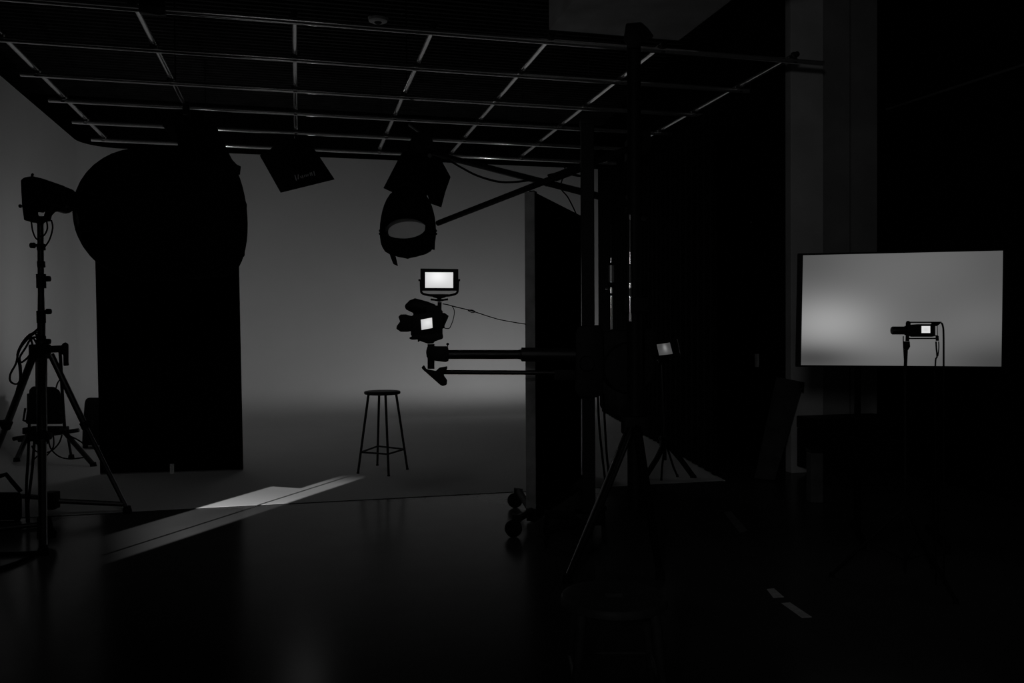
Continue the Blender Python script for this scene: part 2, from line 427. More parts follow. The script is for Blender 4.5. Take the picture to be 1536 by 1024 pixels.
# coiled cable hanging on that stand
mb = MB()
for pts in ([(58, 492), (50, 499), (38, 510), (28, 528), (24, 545), (16, 560), (15, 570), (20, 575), (27, 575), (31, 566), (31, 548), (26, 535), (32, 520), (42, 508), (53, 500), (56, 512), (54, 520)],
            [(55, 506), (47, 507), (38, 522), (30, 535), (31, 543), (36, 541), (44, 533), (49, 520), (47, 510), (50, 507), (55, 515)],
            [(55, 498), (44, 502), (33, 515), (26, 532), (29, 548), (30, 570), (26, 582), (24, 596)]):
    mb.tube([Q(x, y, D-.09) for x, y in pts], .0075, 6, smooth=4)
single('coiled_cable', mb, M['rubber'], 'loops of black cable hung on the collar of the tall left stand', 'cable', Q(40, 530, D))
mb = MB(); mb.tube([Q(44, 634, D-.3), Q(42, 690, D-.3), Q(40, 720, D-.3), Q(39.5, 751, D-.3), G(41, 785)+Z*.012], .010, 6, smooth=4)
mb.tube([Q(53, 640, D-.3), Q(49, 697, D-.3), Q(45, 732, D-.3), Q(42, 756, D-.3), G(43, 787)+Z*.012], .010, 6, smooth=4)
single('hanging_cable', mb, M['rubber'], 'pair of black cables dropping straight to the floor beside the tall left stand', 'cable', G(36, 782))
mb = MB(); mb.tube([G(-40, 833)+Z*.012, G(20, 833)+Z*.012, G(58, 831)+Z*.012], .012, 8, smooth=4)
mb.tube([G(-40, 866)+Z*.012, G(10, 852)+Z*.012, G(36, 842)+Z*.012, G(55, 833)+Z*.012], .012, 8, smooth=4)
single('floor_cable', mb, M['rubber'], 'black cables lying on the dark floor at the bottom left', 'cable', G(20, 838))
# power pack on the floor, left edge
bp = G(8, 781); dp = depth(bp)
t = thing('power_pack', 'black power pack with bent carry handle on floor at left frame edge', 'power pack', bp)
MB().silh([(-30, 738), (30, 738), (33, 742), (33, 777), (30, 780), (-30, 780)], dp-.1, .13, .012).build('case', M['black'], t)
MB().tube([Q(-24, 738, dp), Q(-14, 714, dp), Q(0, 714, dp), Q(9, 711, dp), Q(18, 722, dp), Q(31, 737, dp)], .016, 8).build('handle', M['black'], t)
for x in (-24, 26): MB().lathe(G(x, 781)+FW*0, Z, [(0, .02), (.02, .02)], 10).build('rubber_foot', M['rubber'], t)

# ------------------------------------------------------------------ low lamp stand on the white floor, rear left
fa, fb, fc = V((-2.80, 9.66, .085)), G(140, 699, ZC), G(107, 687, ZC)
Dr = 9.15
hb = Q(69, 645, Dr)
t = thing('low_light_stand', 'low black tripod stand on the white floor behind the tall left stand', 'light stand', G(70, 696, ZC))
for f, h in ((fa, Q(45, 644, Dr)), (fb, Q(95, 646, Dr)), (fc, Q(100, 644, Dr+.3))):
    l = MB().tube([h, f+Z*.015], .026 if f is not fc else .014, 10).build('leg', M['blackmetal'], t)
    MB().lathe(f, Z, [(0, .034), (.04, .028)], 12).build('rubber_foot', M['rubber'], l)
MB().tube([hb, Q(69, 662, Dr)], .03, 12).build('column', M['blackmetal'], t)
MB().box(hb, (RT, FW, Z), (.2, .10, .035), .01).build('hub', M['black'], t)
for a, c in (((69, 650), (20, 658)), ((69, 652), (118, 645)), ((60, 658), (28, 660))):
    MB().tube([Q(*a, Dr-.05), Q(*c, Dr-.05)], .022, 8).build('brace', M['blackmetal'], t)
t = thing('floodlight', 'black boxy lamp head facing away on the low tripod at rear left', 'studio light', Q(68, 636, Dr))
MB().silh([(44, 584), (49, 579), (82, 580), (90, 586), (93, 605), (97, 632), (93, 636), (40, 636), (38, 632), (41, 610)], Dr-.1, .26, .015).build('housing', M['black'], t)
MB().box(Q(68, 610, Dr+.2), (RT, FW, UP), (S(24, Dr), .06, S(21, Dr)), .01).build('reflector', M['blackmetal'], t)
MB().tube([Q(38, 612, Dr), Q(35, 630, Dr), Q(42, 633, Dr)], .012, 8).build('yoke', M['blackmetal'], t)
MB().tube([Q(84, 582, Dr-.1), Q(87, 573, Dr-.1), Q(92, 566, Dr-.1), Q(91, 553, Dr-.1)], .008, 6, smooth=4).build('lead', M['rubber'], t)
mb = MB()
for pts in ([(48, 668), (50, 673), (58, 678), (75, 677), (88, 665), (93, 652)], [(72, 655), (76, 672), (88, 684), (104, 688), (125, 686)], [(80, 652), (80, 670), (70, 683)], [(50, 690), (56, 684), (64, 678)], [(105, 654), (114, 658), (124, 664)]):
    mb.tube([Q(x, y, Dr-.12) for x, y in pts], .008, 6, smooth=5)
single('tangled_cable', mb, M['rubber'], 'tangle of black cables looping under the low rear tripod', 'cable', G(70, 690, ZC))
bc = G(140, 672, ZC); dc = depth(bc)
t = thing('equipment_case', 'black round-topped case on white floor half hidden by the black panel', 'case', bc)
MB().silh([(123, 668), (124, 640), (127, 603), (129, 598), (133, 596), (168, 596), (170, 600), (170, 668)], dc-.1, .3, .02).build('shell', M['black'], t)
for x in (128, 164): MB().lathe(Q(x, 671, dc)*1, Z, [(-.005, .03), (.04, .03)], 10).build('caster', M['rubber'], t)

# ------------------------------------------------------------------ freestanding black panel
pl, pr = G(150, 712, ZC), G(364, 705.5, ZC)
HP = 2.45
t = thing('black_panel', 'tall flat black panel standing upright on the white floor behind the softbox', 'panel', (pl+pr)/2)
dx = (pr-pl).normalized(); nn = V((dx.y, -dx.x, 0))
pln = pl+Z*.012; prn = pr+Z*.012
top_l, top_r = Q(141.5, 345, depth(pl)), Q(356.5, 345, depth(pr))
MB().prism([pln, prn, top_r, top_l], -nn*.05, .004).build('board', M['board'], t)
MB().box((pl+pr)/2+Z*.006+(-nn*.02), (dx, nn, Z), ((pr-pl).length/2, .012, .006)).build('bottom_edge', M['boardedge'], t)
pt = G(258, 710, ZC); dt = depth(pt)-.012
MB().box(Q(258, 703, dt), (dx, nn, Z), (S(3, dt), .002, S(7.5, dt)), .001).build('tag', M['tag'], t)['label'] = 'small white tag at the foot of the panel'
for s, p in ((1, pln), (-1, prn)):
    q = p+dx*s*.25-nn*.05
    MB().prism([q, q-nn*.55, q+Z*.7], dx*.04, .003).build('support_foot', M['board'], t)

# ------------------------------------------------------------------ bar stool
fs = [G(537, 710, ZC), G(583, 714, ZC), G(611, 704, ZC), G(566, 698, ZC)]
ctr = sum(fs, V())/4
sz = .785
t = thing('bar_stool', 'tall round-seat bar stool alone on the white cove floor', 'stool', ctr)
MB().lathe((ctr.x, ctr.y, sz-.018), Z, [(0, .155), (.004, .172), (.012, .179), (.026, .179), (.033, .174), (.036, .160), (.034, .0)], 40).build('seat', M['stoolseat'], t)
tops = [V((ctr.x+(f.x-ctr.x)*.56, ctr.y+(f.y-ctr.y)*.56, sz-.014)) for f in fs]
for f, q in zip(fs, tops):
    l = MB().tube([q, f+Z*.006], [.0125, .0115], 12).build('leg', M['blackmetal'], t)
    MB().lathe(f, Z, [(0, .015), (.012, .013)], 12).build('foot_cap', M['rubber'], l)
for k in range(4):
    a, c = tops[k].lerp(fs[k], .73), tops[(k+1) % 4].lerp(fs[(k+1) % 4], .73)
    MB().tube([a, c], .0095, 10).build('stretcher', M['blackmetal'], t)

# ------------------------------------------------------------------ studio camera stand with horizontal arm
D = 5.75
b0 = G(883, 804)
t = thing('camera_stand', 'black studio column stand with long horizontal arm holding the camera', 'camera stand', b0)
topz = Q(883, 186, D).z
hw = S(9.6, D)
mb = MB(); mb.box(V((b0.x, b0.y, (topz+.1)/2)), (RT, FW, Z), (hw, .04, (topz-.1)/2), .004); mb.build('column', M['black'], t, flat=True)
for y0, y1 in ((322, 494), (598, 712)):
    MB().tube([Q(872.6, y0, D), Q(872.6, y1, D)], .005, 8).build('edge_highlight_tube', M['sleeve'], t)  # bright thin tube added to imitate the lit left edge of the column
MB().box(V((b0.x, b0.y, topz+.01)), (RT, FW, Z), (hw*1.12, .05, .02), .006).build('column_cap', M['black'], t)
for sx, sy_ in ((-.30, -.30), (-.28, .20), (.14, .38)):
    e = b0+RT*sx+FW*sy_; e.z = 0
    l = MB().tube([V((b0.x, b0.y, .13)), e+Z*.11], .028, 10).build('base_leg', M['blackmetal'], t)
    MB().lathe(e+Z*.045-RT*.015, RT, [(0, .03), (.004, .045), (.026, .045), (.03, .03)], 20).build('caster', M['rubber'], l)
    MB().tube([e+Z*.05, e+Z*.115], .012, 8).build('caster_fork', M['black'], l)
MB().box(V((b0.x, b0.y, .13)), (RT, FW, Z), (.09, .09, .04), .012).build('base_block', M['black'], t)
car = MB().silh([(864, 498), (868, 489), (898, 487), (905, 495), (905, 590), (896, 596), (870, 596), (863, 585)], D-.09, .18, .012).build('carriage', M['black'], t)
MB().lathe(Q(880, 545, D-.12), FW, [(-.03, .02), (-.03, .045), (0, .05), (.02, .05)], 20).build('lock_wheel', M['black'], car)
MB().box(Q(848, 562, D), (RT, FW, UP), (S(16, D), .04, S(8, D)), .01).build('brake_lever', M['black'], car)
MB().tube([Q(670, 531.5, D), Q(784, 531.5, D)], S(6.8, D), 20).build('arm', M['blackmetal'], t)
MB().tube([Q(777, 531.5, D), Q(781, 531.5, D), Q(782.5, 531.5, D), Q(866, 532, D)], [S(6.9, D), S(7.6, D), S(10.5, D), S(10.5, D)], 20).build('arm_sleeve', M['blackmetal'], t)
MB().tube([Q(664, 558, D), Q(866, 559, D)], S(3.4, D), 14).build('support_tube', M['blackmetal'], t)
MB().tube([Q(900, 532, D), Q(975, 533, D)], S(9, D), 16).build('rear_arm', M['blackmetal'], t)
mb = MB(); mb.lathe(Q(944, 552, D-.10), FW, [(0, .08), (.005, .16), (.02, .175), (.17, .175), (.19, .16), (.2, .08)], 40)
mb.build('counterweight', M['black'], t)
MB().silh([(905, 497), (975, 492), (984, 500), (986, 530), (975, 545), (905, 545)], D-.07, .16, .02).build('gear_housing', M['black'], t)
r_ = MB().tube([Q(916.5, 336, D-.02), Q(916.5, 494, D-.02)], .012, 14).build('chrome_rod', M['chrome'], t)
r_['label'] = 'polished upright rod'
for y0, y1, rr, m in ((394, 398, .016, 'black'), (398, 423, .021, 'sleeve'), (424, 431, .021, 'black'), (440, 443, .016, 'black'), (336, 386, .0135, 'black')):
    MB().tube([Q(916.5, y0, D-.02), Q(916.5, y1, D-.02)], rr, 16).build('collar', M[m], r_)
knob(Q(912, 434, D-.02), -RT, .014, .02).build('lock_knob', M['chrome'], r_)
MB().tube([Q(933, 605, D-.19), Q(940, 605, D-.19)], .006, 8).build('release_pin', M['chrome'], t)
# head at the camera end
hd = MB(); hd.silh([(648, 519), (671, 519), (673, 523), (673, 541), (669, 543), (652, 541), (640, 536), (639, 527), (641, 519)], D-.05, .10, .008)
hd = hd.build('pan_head', M['black'], t)
MB().tube([Q(646.5, 515.9, D), Q(646.5, 553, D)], S(5.2, D), 14).build('head_post', M['black'], hd)
MB().silh([(632, 551), (636, 547), (639, 553), (654, 556), (659, 551), (671, 549), (671, 553), (666, 560), (666, 563), (671, 570), (670, 577), (664, 579), (660, 577), (634, 554)], D-.045, .09, .006).build('tilt_plate', M['black'], hd)
MB().tube([Q(671.5, 516, D), Q(671.5, 521, D)], .003, 6).build('knob_stem', M['black'], hd)
MB().ball(Q(671.5, 516, D), S(2.1, D)).build('knob', M['black'], hd)
# the cine camera
t = thing('cinema_camera', 'black cinema camera facing the cove with small lit rear screen', 'camera', Q(646, 512, D))
MB().silh([(617, 474), (622, 471), (658, 467), (664, 470), (664, 503), (655, 506), (620, 507), (616, 502)], D-.05, .16, .006).build('body', M['black'], t)
MB().silh([(631.5, 477.5), (649.0, 474.5), (651.0, 493.5), (633.0, 497)], D-.062, .014, .002).build('screen_frame', M['black'], t)
a = MB().quad_uv(Q(632.3, 494.7, D-.0635), Q(648.9, 491.6, D-.0635), Q(648.0, 476.2, D-.0635), Q(631.2, 479.2, D-.0635))
a.build('screen', screen_mat('small_camera_screen', .56, [(.6, .6, .45, .4, .22)]), t)['label'] = 'small brightly lit screen'
MB().tube([Q(611, 460, D+.02), Q(616, 459, D+.0), Q(622, 458.5, D), Q(640, 461, D), Q(652, 463, D)], [S(5, D), S(9, D), S(11.5, D), S(9.0, D), S(6.5, D)], 20).build('viewfinder', M['black'], t)
MB().lathe(Q(640, 487, D+.1), FW, [(0, .07), (.06, .07), (.06, .082), (.15, .086), (.20, .09)], 24).build('lens', M['blackmetal'], t)
MB().silh([(597.5, 475), (601, 471.5), (609, 471.2), (614, 473), (620, 474), (620, 496), (611, 497.5), (601, 497.5), (594.5, 493), (595, 489), (600, 482)], D+.06, .012, .002).build('matte_box_flag', M['black'], t)
MB().silh([(662, 469), (667, 469), (673, 473.5), (672, 477), (667, 488), (667, 492), (662, 493)], D+.06, .012, .002).build('matte_box_flag', M['black'], t)
MB().box(Q(642, 481, D+.12), (RT, FW, UP), (S(22, D), .03, S(16, D)), .006).build('matte_box', M['black'], t)
MB().silh([(614, 506), (618, 504), (622, 503), (664, 500), (665, 505), (664, 508), (652, 512), (650, 515), (642, 515.5), (632, 512), (626, 509), (618, 509.5), (614, 508)], D-.06, .14, .006).build('base_plate', M['black'], t)
MB().tube([Q(659, 470, D), Q(659.5, 453.0, D)], S(3.1, D), 12).build('monitor_post', M['black'], t)
for a, c in (((622, 508), (640, 506)), ): MB().tube([Q(628, 511, D+.02), Q(628, 511, D+.3)], .0075, 8).build('support_rod', M['blackmetal'], t)
MB().silh([(638, 458), (661, 458), (664, 472), (640, 474)], D-.04, .10, .006).build('top_plate', M['black'], t)
# monitor on top
t = thing('field_monitor', 'small bright monitor on a curved bracket on top of the cinema camera', 'monitor', Q(659, 449, D))
mb = MB(); dm = D-.02
fr = [(630.6, 402.5), (687.6, 403.3), (687.6, 436.0), (630.9, 436.0)]
si = [(637.7, 408.2), (679.7, 408.4), (679.7, 431.8), (637.7, 431.6)]
mb.silh(fr, dm, .035, .003); mb.build('bezel', M['black'], t)
mb = MB().quad_uv(Q(*si[3], dm-.0015), Q(*si[2], dm-.0015), Q(*si[1], dm-.0015), Q(*si[0], dm-.0015))
mb.build('screen', screen_mat('bright_monitor_screen', .66, [(.45, .75, .35, .45, .26), (.5, .0, .8, .25, -.06)]), t)['label'] = 'glowing white screen'
MB().tube([Q(631.3, 419, dm+.02), Q(631.6, 434, dm+.02), Q(633, 439.5, dm+.02), Q(640, 442.0, dm+.02), Q(650, 443.3, dm+.02), Q(668, 443.5, dm+.02), Q(678, 442.2, dm+.02), Q(685, 439.5, dm+.02), Q(686.6, 434, dm+.02), Q(687.0, 419, dm+.02)], .0078, 10, smooth=3).build('yoke', M['black'], t)
for x, s in ((631, -1), (687, 1)): knob(Q(x, 420, dm+.018), RT*s, .008, .014).build('knob', M['black'], t)
MB().silh([(645, 441), (673, 441), (668, 446), (662, 447.5), (662, 451), (656, 451), (656, 447.5), (650, 446)], dm, .03, .003).build('tilt_mount', M['black'], t)
MB().tube([Q(646, 449, dm+.02), Q(652, 449.5, dm+.02), Q(659, 450.5, dm+.02), Q(666, 449.5, dm+.02), Q(672, 448.8, dm+.02)], [.007, .006, .010, .006, .007], 8).build('wing_nut', M['black'], t)
mb = MB()
mb.tube([Q(664, 455.5, D-.05), Q(672, 457, D-.03), Q(685, 460.5, D+.1), Q(702, 464.5, D+.2), Q(712, 467.5, D+.3), Q(745, 478, D+.45), Q(770, 483, D+.48), Q(789, 486, D+.43)], .0036, 6, smooth=5)
mb.tube([Q(703, 465, D+.2), Q(708, 464.8, D+.25), Q(713, 467.5, D+.3), Q(708, 468.5, D+.25), Q(702, 465.5, D+.2)], .003, 6, smooth=4)
mb.tube([Q(678, 458.6, D+.05), Q(681.5, 466, D+.05), Q(680, 478, D+.05), Q(676, 489, D+.05), Q(673, 492.5, D+.0), Q(667, 492, D-.03)], .003, 6, smooth=5)
single('monitor_cable', mb, M['rubber'], 'thin black cable sagging from the cinema camera to the tall foam board', 'cable', Q(661, 454, D))

# ------------------------------------------------------------------ tall foam board on rolling base
dv = 6.22
nb = G(797, 783)                                     # floor below its near edge
ang = YAW+math.atan((1205-768)/FOC)
dr = V((math.sin(ang), math.cos(ang), 0)); nv = V((dr.y, -dr.x, 0))
def along(px):                                      # length along dr from nb that shows at px
    k = ray(px, 500); a = k.x/k.y
    return (a*nb.y-nb.x)/(dr.x-a*dr.y)
Lb = along(886)
z0 = Q(797, 762, depth(nb)).z; z1 = Q(800, 289.5, depth(nb)).z
t = thing('rolling_foam_board', 'tall black foam board on a rolling base right of the camera', 'board', nb)
tk = S(13.5, dv)/2/abs(nv.dot(RT))
cmid = nb+dr*Lb/2+Z*(z0+z1)/2
MB().box(cmid+nv*0, (dr, nv, Z), (Lb/2, tk*.92, (z1-z0)/2), .004).build('board', M['board'], t)
MB().box(nb-dr*.004+Z*(z0+z1)/2, (dr, nv, Z), (.005, tk, (z1-z0)/2), .002).build('edge', M['boardedge'], t)['label'] = 'grey edge of the board facing the lens'
MB().box(nb+dr*.05+nv*.01+Z*(z1+.004), (dr, nv, Z), (.03, tk*.5, .009), .003).build('top_clip', M['black'], t)
MB().box(nb+dr*(Lb/2)+Z*(z0/2+.006), (dr, nv, Z), (Lb/2, .03, z0/2-.008), .006).build('base_rail', M['blackmetal'], t)  # rail deepened almost to the floor to stop light leaking under the board
wA, wB = G(773, 805), G(775, 761)
for k, e in enumerate((nb, nb+dr*(Lb-.1))):
    off = e-nb; w_ = 1 if k == 0 else .5
    a, c = e+(wA-nb)*w_, e+(wB-nb)*w_
    a.z = c.z = 0
    up = .125
    l = MB().tube([a+Z*up+RT*.02, e+Z*(z0-.02), c+Z*up+RT*.02], .026, 10).build('foot_bar', M['black'], t)
    for q in (a, c):
        w = MB().lathe(q+Z*.058-(RT*.8+FW*.6).normalized()*.02, (RT*.35+FW*.93), [(-.018, .03), (-.014, .05), (-.006, .058), (.024, .058), (.032, .05), (.036, .03)], 24).build('caster', M['rubber'], l)
        MB().prism([q+Z*.055-RT*.025, q+Z*.055+RT*.02, q+Z*.14+RT*.05, q+Z*.15-RT*.02], FW*.05, .004).build('caster_fork', M['black'], l)

# ------------------------------------------------------------------ heavy boom stand (right of the camera stand)
D = 5.45
b0 = G(953, 822)
t = thing('boom_stand', 'very tall black boom stand right of the camera column', 'boom stand', b0)
zt = Q(953, 62, D).z
MB().tube([V((b0.x, b0.y, .25)), V((b0.x, b0.y, 1.55))], S(11.5, D), 18).build('column', M['black'], t)
MB().tube([V((b0.x, b0.y, 1.5)), V((b0.x, b0.y, zt))], S(10.5, D), 18).build('riser', M['black'], t)
MB().box(V((b0.x, b0.y, 1.55)), (RT, FW, Z), (.075, .075, .05), .012).build('collar', M['black'], t)
hub = Q(945, 640, D-.1)
MB().box(V((b0.x, b0.y, hub.z)), (RT, FW, Z), (.08, .08, .06), .012).build('tripod_hub', M['black'], t)
for f, lm in ((G(851, 874), 'legmetal'), (G(957, 765), 'black'), (G(990, 868), 'fabric')):
    h = V((b0.x, b0.y, hub.z))+(f-b0).normalized()*.05
    l = MB().tube([h, h.lerp(f, .55), f+Z*.02], [.030, .028, .02], 14).build('leg', M[lm], t)
    MB().lathe(f, Z, [(0, .03), (.05, .024)], 12).build('rubber_foot', M['rubber'], l)
MB().silh([(935, 60), (939, 35), (962, 33), (972, 42), (981, 54), (975, 60), (962, 63), (960, 72), (944, 72)], D-.1, .2, .01).build('boom_pivot', M['black'], t)
def boom(a, c, r, name):
    return MB().tube([a, c], r, 14).build(name, M['blackmetal'], t)
e1_, e2_ = Q(652, 231, 7.2), Q(956, 309, D+.12)
ba = boom(e1_, e2_, S(4.8, 6.5), 'boom_arm'); ba['label'] = 'boom arm sloping down to the right'
MB().box(e2_, ((e2_-e1_), FW, UP), (.09, .09, .07), .012).build('grip_head', M['black'], ba)
MB().tube([Q(819, 272, 6.6), Q(822, 278, 6.6)], .02, 8).build('lock_knob', M['black'], ba)
e3_, e4_ = Q(656.6, 334.7, 6.9), Q(956, 218, D+.13)
bb_ = boom(e3_, e4_, S(4.6, 6.3), 'boom_arm'); bb_['label'] = 'boom arm sloping up to the right'
MB().box(e4_, ((e4_-e3_), FW, UP), (.09, .09, .07), .012).build('grip_head', M['black'], t)
MB().tube([Q(832, 266, 6.58), Q(880, 247.5, 6.5)], S(6.6, 6.5), 14).build('sleeve', M['blackmetal'], t)
MB().tube([Q(945, 322, D-.075), Q(945, 482, D-.075)], .010, 14).build('column_highlight_tube', M['chrome'], t)['label'] = 'polished tube standing in for the column highlight'  # added chrome tube imitating the highlight on the polished post
for y0, y1 in ((330, 378), (396, 424), (432, 444)): MB().tube([Q(945, y0, D-.075), Q(945, y1, D-.075)], .0125, 14).build('tube_sleeve', M['satin'], t)
mb = MB(); mb.tube([Q(672, 239, 6.95), Q(690, 250, 6.9), Q(715, 263, 6.8), Q(745, 272, 6.4), Q(770, 273, 6.2), Q(796, 270, 6.05)], .0085, 8, smooth=6)
mb.tube([Q(822, 263, 5.95), Q(845, 259, 5.88), Q(860, 262, 5.84), Q(871, 264, 5.82)], .0085, 8, smooth=6)
single('hanging_cable', mb, M['rubber'], 'black cable sagging between the two crossing boom arms', 'cable', Q(745, 272, 6.9))
mb = MB(); mb.tube([Q(838, 244, 6.75), Q(848, 254, 6.75), Q(841, 280, 6.75), Q(852, 296, 6.75), Q(863, 318, 6.7), Q(868, 333, 6.7), Q(880, 352, 6.7)], .006, 6, smooth=5)
single('hanging_cable', mb, M['rubber'], 'thin black cable dropping from the boom arms behind the foam board', 'cable', Q(863, 318, 6.6))

# ------------------------------------------------------------------ dome lamp on the lower boom
D = 6.9
t = thing('dome_lamp', 'black bell shaped dome lamp with oval pale opening on the boom', 'studio light', Q(612, 290, D))
o = Q(612, 292, D); axd = -UP
oval = lambda u_, v_: ((u_-610)/31.5)**2+((v_-344.5)/18.0)**2
profd = [(286, 20), (292, 27), (300, 32), (308, 35.5), (316, 38), (326, 40.2), (336, 41.5), (346, 42.0), (356, 41.6), (365, 40.3), (371, 38), (377, 34), (381, 27), (383, 17), (383.3, 4)]
# dense shell so that the oval opening can be cut cleanly on the lens side
n = 144; fine = []
for i in range(len(profd)-1):
    for k in range(5):
        q = k/5; fine.append(tuple(profd[i][j]*(1-q)+profd[i+1][j]*q for j in (0, 1)))
fine.append(profd[-1])
b = bmesh.new(); rings = []; pxof = {}
for yv, rv in fine:
    ring = []
    for k in range(n):
        q = 2*PI*k/n
        p = o+axd*S(yv-292, D)+(RT*math.cos(q)-FW*math.sin(q))*S(rv, D)
        # the mouth dips toward the lens: lower rim reads as an ellipse
        p += axd*S((yv-286)/92*5*math.sin(q), D)
        v = b.verts.new(p); ring.append(v)
        pxof[v] = (612+rv*math.cos(q), yv+(yv-286)/92*5*math.sin(q), math.sin(q))
    rings.append(ring)
for i in range(len(rings)-1):
    for k in range(n):
        vs = (rings[i][k], rings[i][(k+1) % n], rings[i+1][(k+1) % n], rings[i+1][k])
        if sum(oval(*pxof[v][:2]) for v in vs)/4 < 1: continue
        b.faces.new(vs)
b.faces.new(rings[0])
# pull the rim of the opening onto the oval
for v in b.verts:
    if v.is_boundary and v in pxof and 300 < pxof[v][1] < 368:
        u_, w_, s_ = pxof[v]; k = 1/math.sqrt(max(oval(u_, w_), 1e-6))
        v.co += RT*S((u_-609.5)*(k-1), D)-UP*S((w_-345)*(k-1), D)
mb = MB(); mb._join(b); mb.build('shell', M['fabric'], t)
ov = []
for k in range(40):
    q = 2*PI*k/40; ov.append(Q(609.5+31.3*math.cos(q), 345+17.6*math.sin(q), D))
mb = MB(); mb.prism(ov, FW*.003); mb.build('diffusion_cloth', M['diffusion'], t)['label'] = 'thin pale cloth across the opening'
MB().silh([(638, 334), (644, 326), (653, 336), (653.5, 352), (652, 375), (640, 372), (635, 366), (637, 350)], D-S(38, D)-.01, .01, .002).build('side_flap', M['fabric'], t)
MB().silh([(583, 376), (592, 380), (594, 386), (597, 399), (590, 396), (586, 386)], D-S(30, D), .008, .002).build('strap', M['fabric'], t)
for x, s in ((570.5, -1), (653.5, 1)): 
    MB().ball(Q(x, 346, D), S(2.3, D)).build('swivel_knob', M['black'], t); MB().ball(Q(x+s*.6, 350.5, D), S(1.9, D)).build('swivel_knob', M['black'], t)
MB().tube([Q(612, 288, D), Q(614, 280, D+.02)], [S(16, D), S(12, D)], 20).build('dome_neck', M['black'], t)  # short neck on top of the dome; the boom meets its side

# ------------------------------------------------------------------ barn door lamp above the dome
D = 7.65
t = thing('barn_door_lamp', 'black barn door lamp with two open flaps above the dome lamp', 'studio light', Q(632, 207, D))
MB().tube([Q(631, 226, D), Q(627, 262, D), Q(626, 284, D+.1)], [S(23, D), S(27, D), S(22, D)], 24).build('housing', M['black'], t)
MB().silh([(601, 232), (612, 224), (632, 240), (604, 293), (592, 290), (575, 282)], D-.12, .012, .002).build('flap', M['fabric'], t)
MB().silh([(640, 232), (655, 233), (662, 240), (676, 265.5), (668, 288), (662, 311), (645, 305), (632, 260)], D-.16, .012, .002).build('flap', M['fabric'], t)
MB().silh([(612, 232), (634, 228), (642, 250), (640, 292), (610, 292), (604, 270)], D-.22, .012, .002).build('flap', M['fabric'], t)
MB().tube([Q(604, 236, D), Q(612, 216, D), Q(633, 209, D), Q(650, 218, D), Q(657, 236, D)], .018, 10, smooth=4).build('yoke', M['black'], t)
MB().silh([(618, 205), (626, 198), (641, 198), (648, 206), (652, 226), (646, 232), (614, 232), (612, 222)], D-.06, .12, .01).build('ballast', M['black'], t)
MB().tube([Q(632, 206, D), Q(632.5, 199, 7.9), V((Q(633, 190, 8.9).x, gy[3] - 0.0, ZG-.08))], .02, 8).build('hanger', M['black'], t)
MB().lathe(Q(645, 234.5, D-.2), -FW, [(0, .02), (.03, .018)], 14).build('bolt', M['greybox'], t)

# ------------------------------------------------------------------ lamps hung from the grid
def hanging_box(name, label, pts, D, th, clampx, clampy, pipe_y):
    t = thing(name, label, 'studio light', Q(clampx, clampy, D))
    n = len(pts)
    c = sum((V((x, y, 0)) for x, y in pts), V())/n
    front = [Q(x, y, D) for x, y in pts]
    back = [Q(c.x+(x-c.x)*.72, c.y+(y-c.y)*.72-6, D+th) for x, y in pts]
    MB().loft(front, back).build('hood', M['black'], t)
    return t
t = hanging_box('hanging_flood', 'black flood lamp hung from the pipe grid right above the softbox',
                [(262, 190), (276, 176), (312, 176), (321, 182), (345, 233), (352, 246), (330, 262), (290, 262), (268, 224)], 9.5, .3, 285, 166, gy[3])
MB().silh([(330, 225), (338, 222), (349, 240), (355, 246.5), (361.5, 249.5), (360, 262), (345, 262)], 9.45, .03, .004).build('flap', M['blackmetal'], t)
MB().silh([(262, 168), (300, 168), (322, 184), (330, 205), (262, 214), (250, 196), (243, 188)], 9.6, .03, .004).build('flap', M['blackmetal'], t)
MB().tube([Q(287, 180, 9.6), V((Q(287, 165, 9.7).x, gy[3], ZG-.05))], .02, 8).build('hanger', M['black'], t)
MB().box(V((Q(287, 165, 9.7).x, gy[3], ZG-.03)), (X, Y, Z), (.035, .035, .07), .01).build('clamp', M['clamp'], t)

D = 10.6
t = hanging_box('hanging_hood_lamp', 'black square hooded lamp with grey printing hung from grid between dome and softbox',
                [(389.5, 233), (421, 289), (502, 269), (478, 233), (463, 211), (452, 207), (430, 208), (411, 219), (400, 228)], D, .35, 445, 207, gy[5])
MB().tube([Q(445, 212, D+.1), V((gx[2], gy[4], ZG-.05))], .02, 8).build('hanger', M['black'], t)
# printing: short slanted pale strokes in a rising row, as far as the photograph resolves it
mb = MB()
for x, y, hgt, lean in ((443.5, 266.5, 4.2, 2), (447.4, 265.2, 3.6, 0), (451.5, 265.5, 1.6, 1), (454, 265, 2.2, 1), (457, 263.6, 1.6, 0), (459.5, 263.2, 1.6, 1), (462, 262.6, 1.6, 0), (465.5, 261.4, 2.6, 1), (467.8, 260.8, 2.6, 1.5), (471.4, 260, 3.6, 1.5)):
    a, c = Q(x-lean*.6, y-hgt, D-.004), Q(x+lean*.6, y+hgt, D-.004); w = RT*S(.75, D)
    mb.prism([a-w, a+w, c+w, c-w], -FW*.002)
mb.build('printing', M['print'], t)['label'] = 'faint slanted grey lettering'

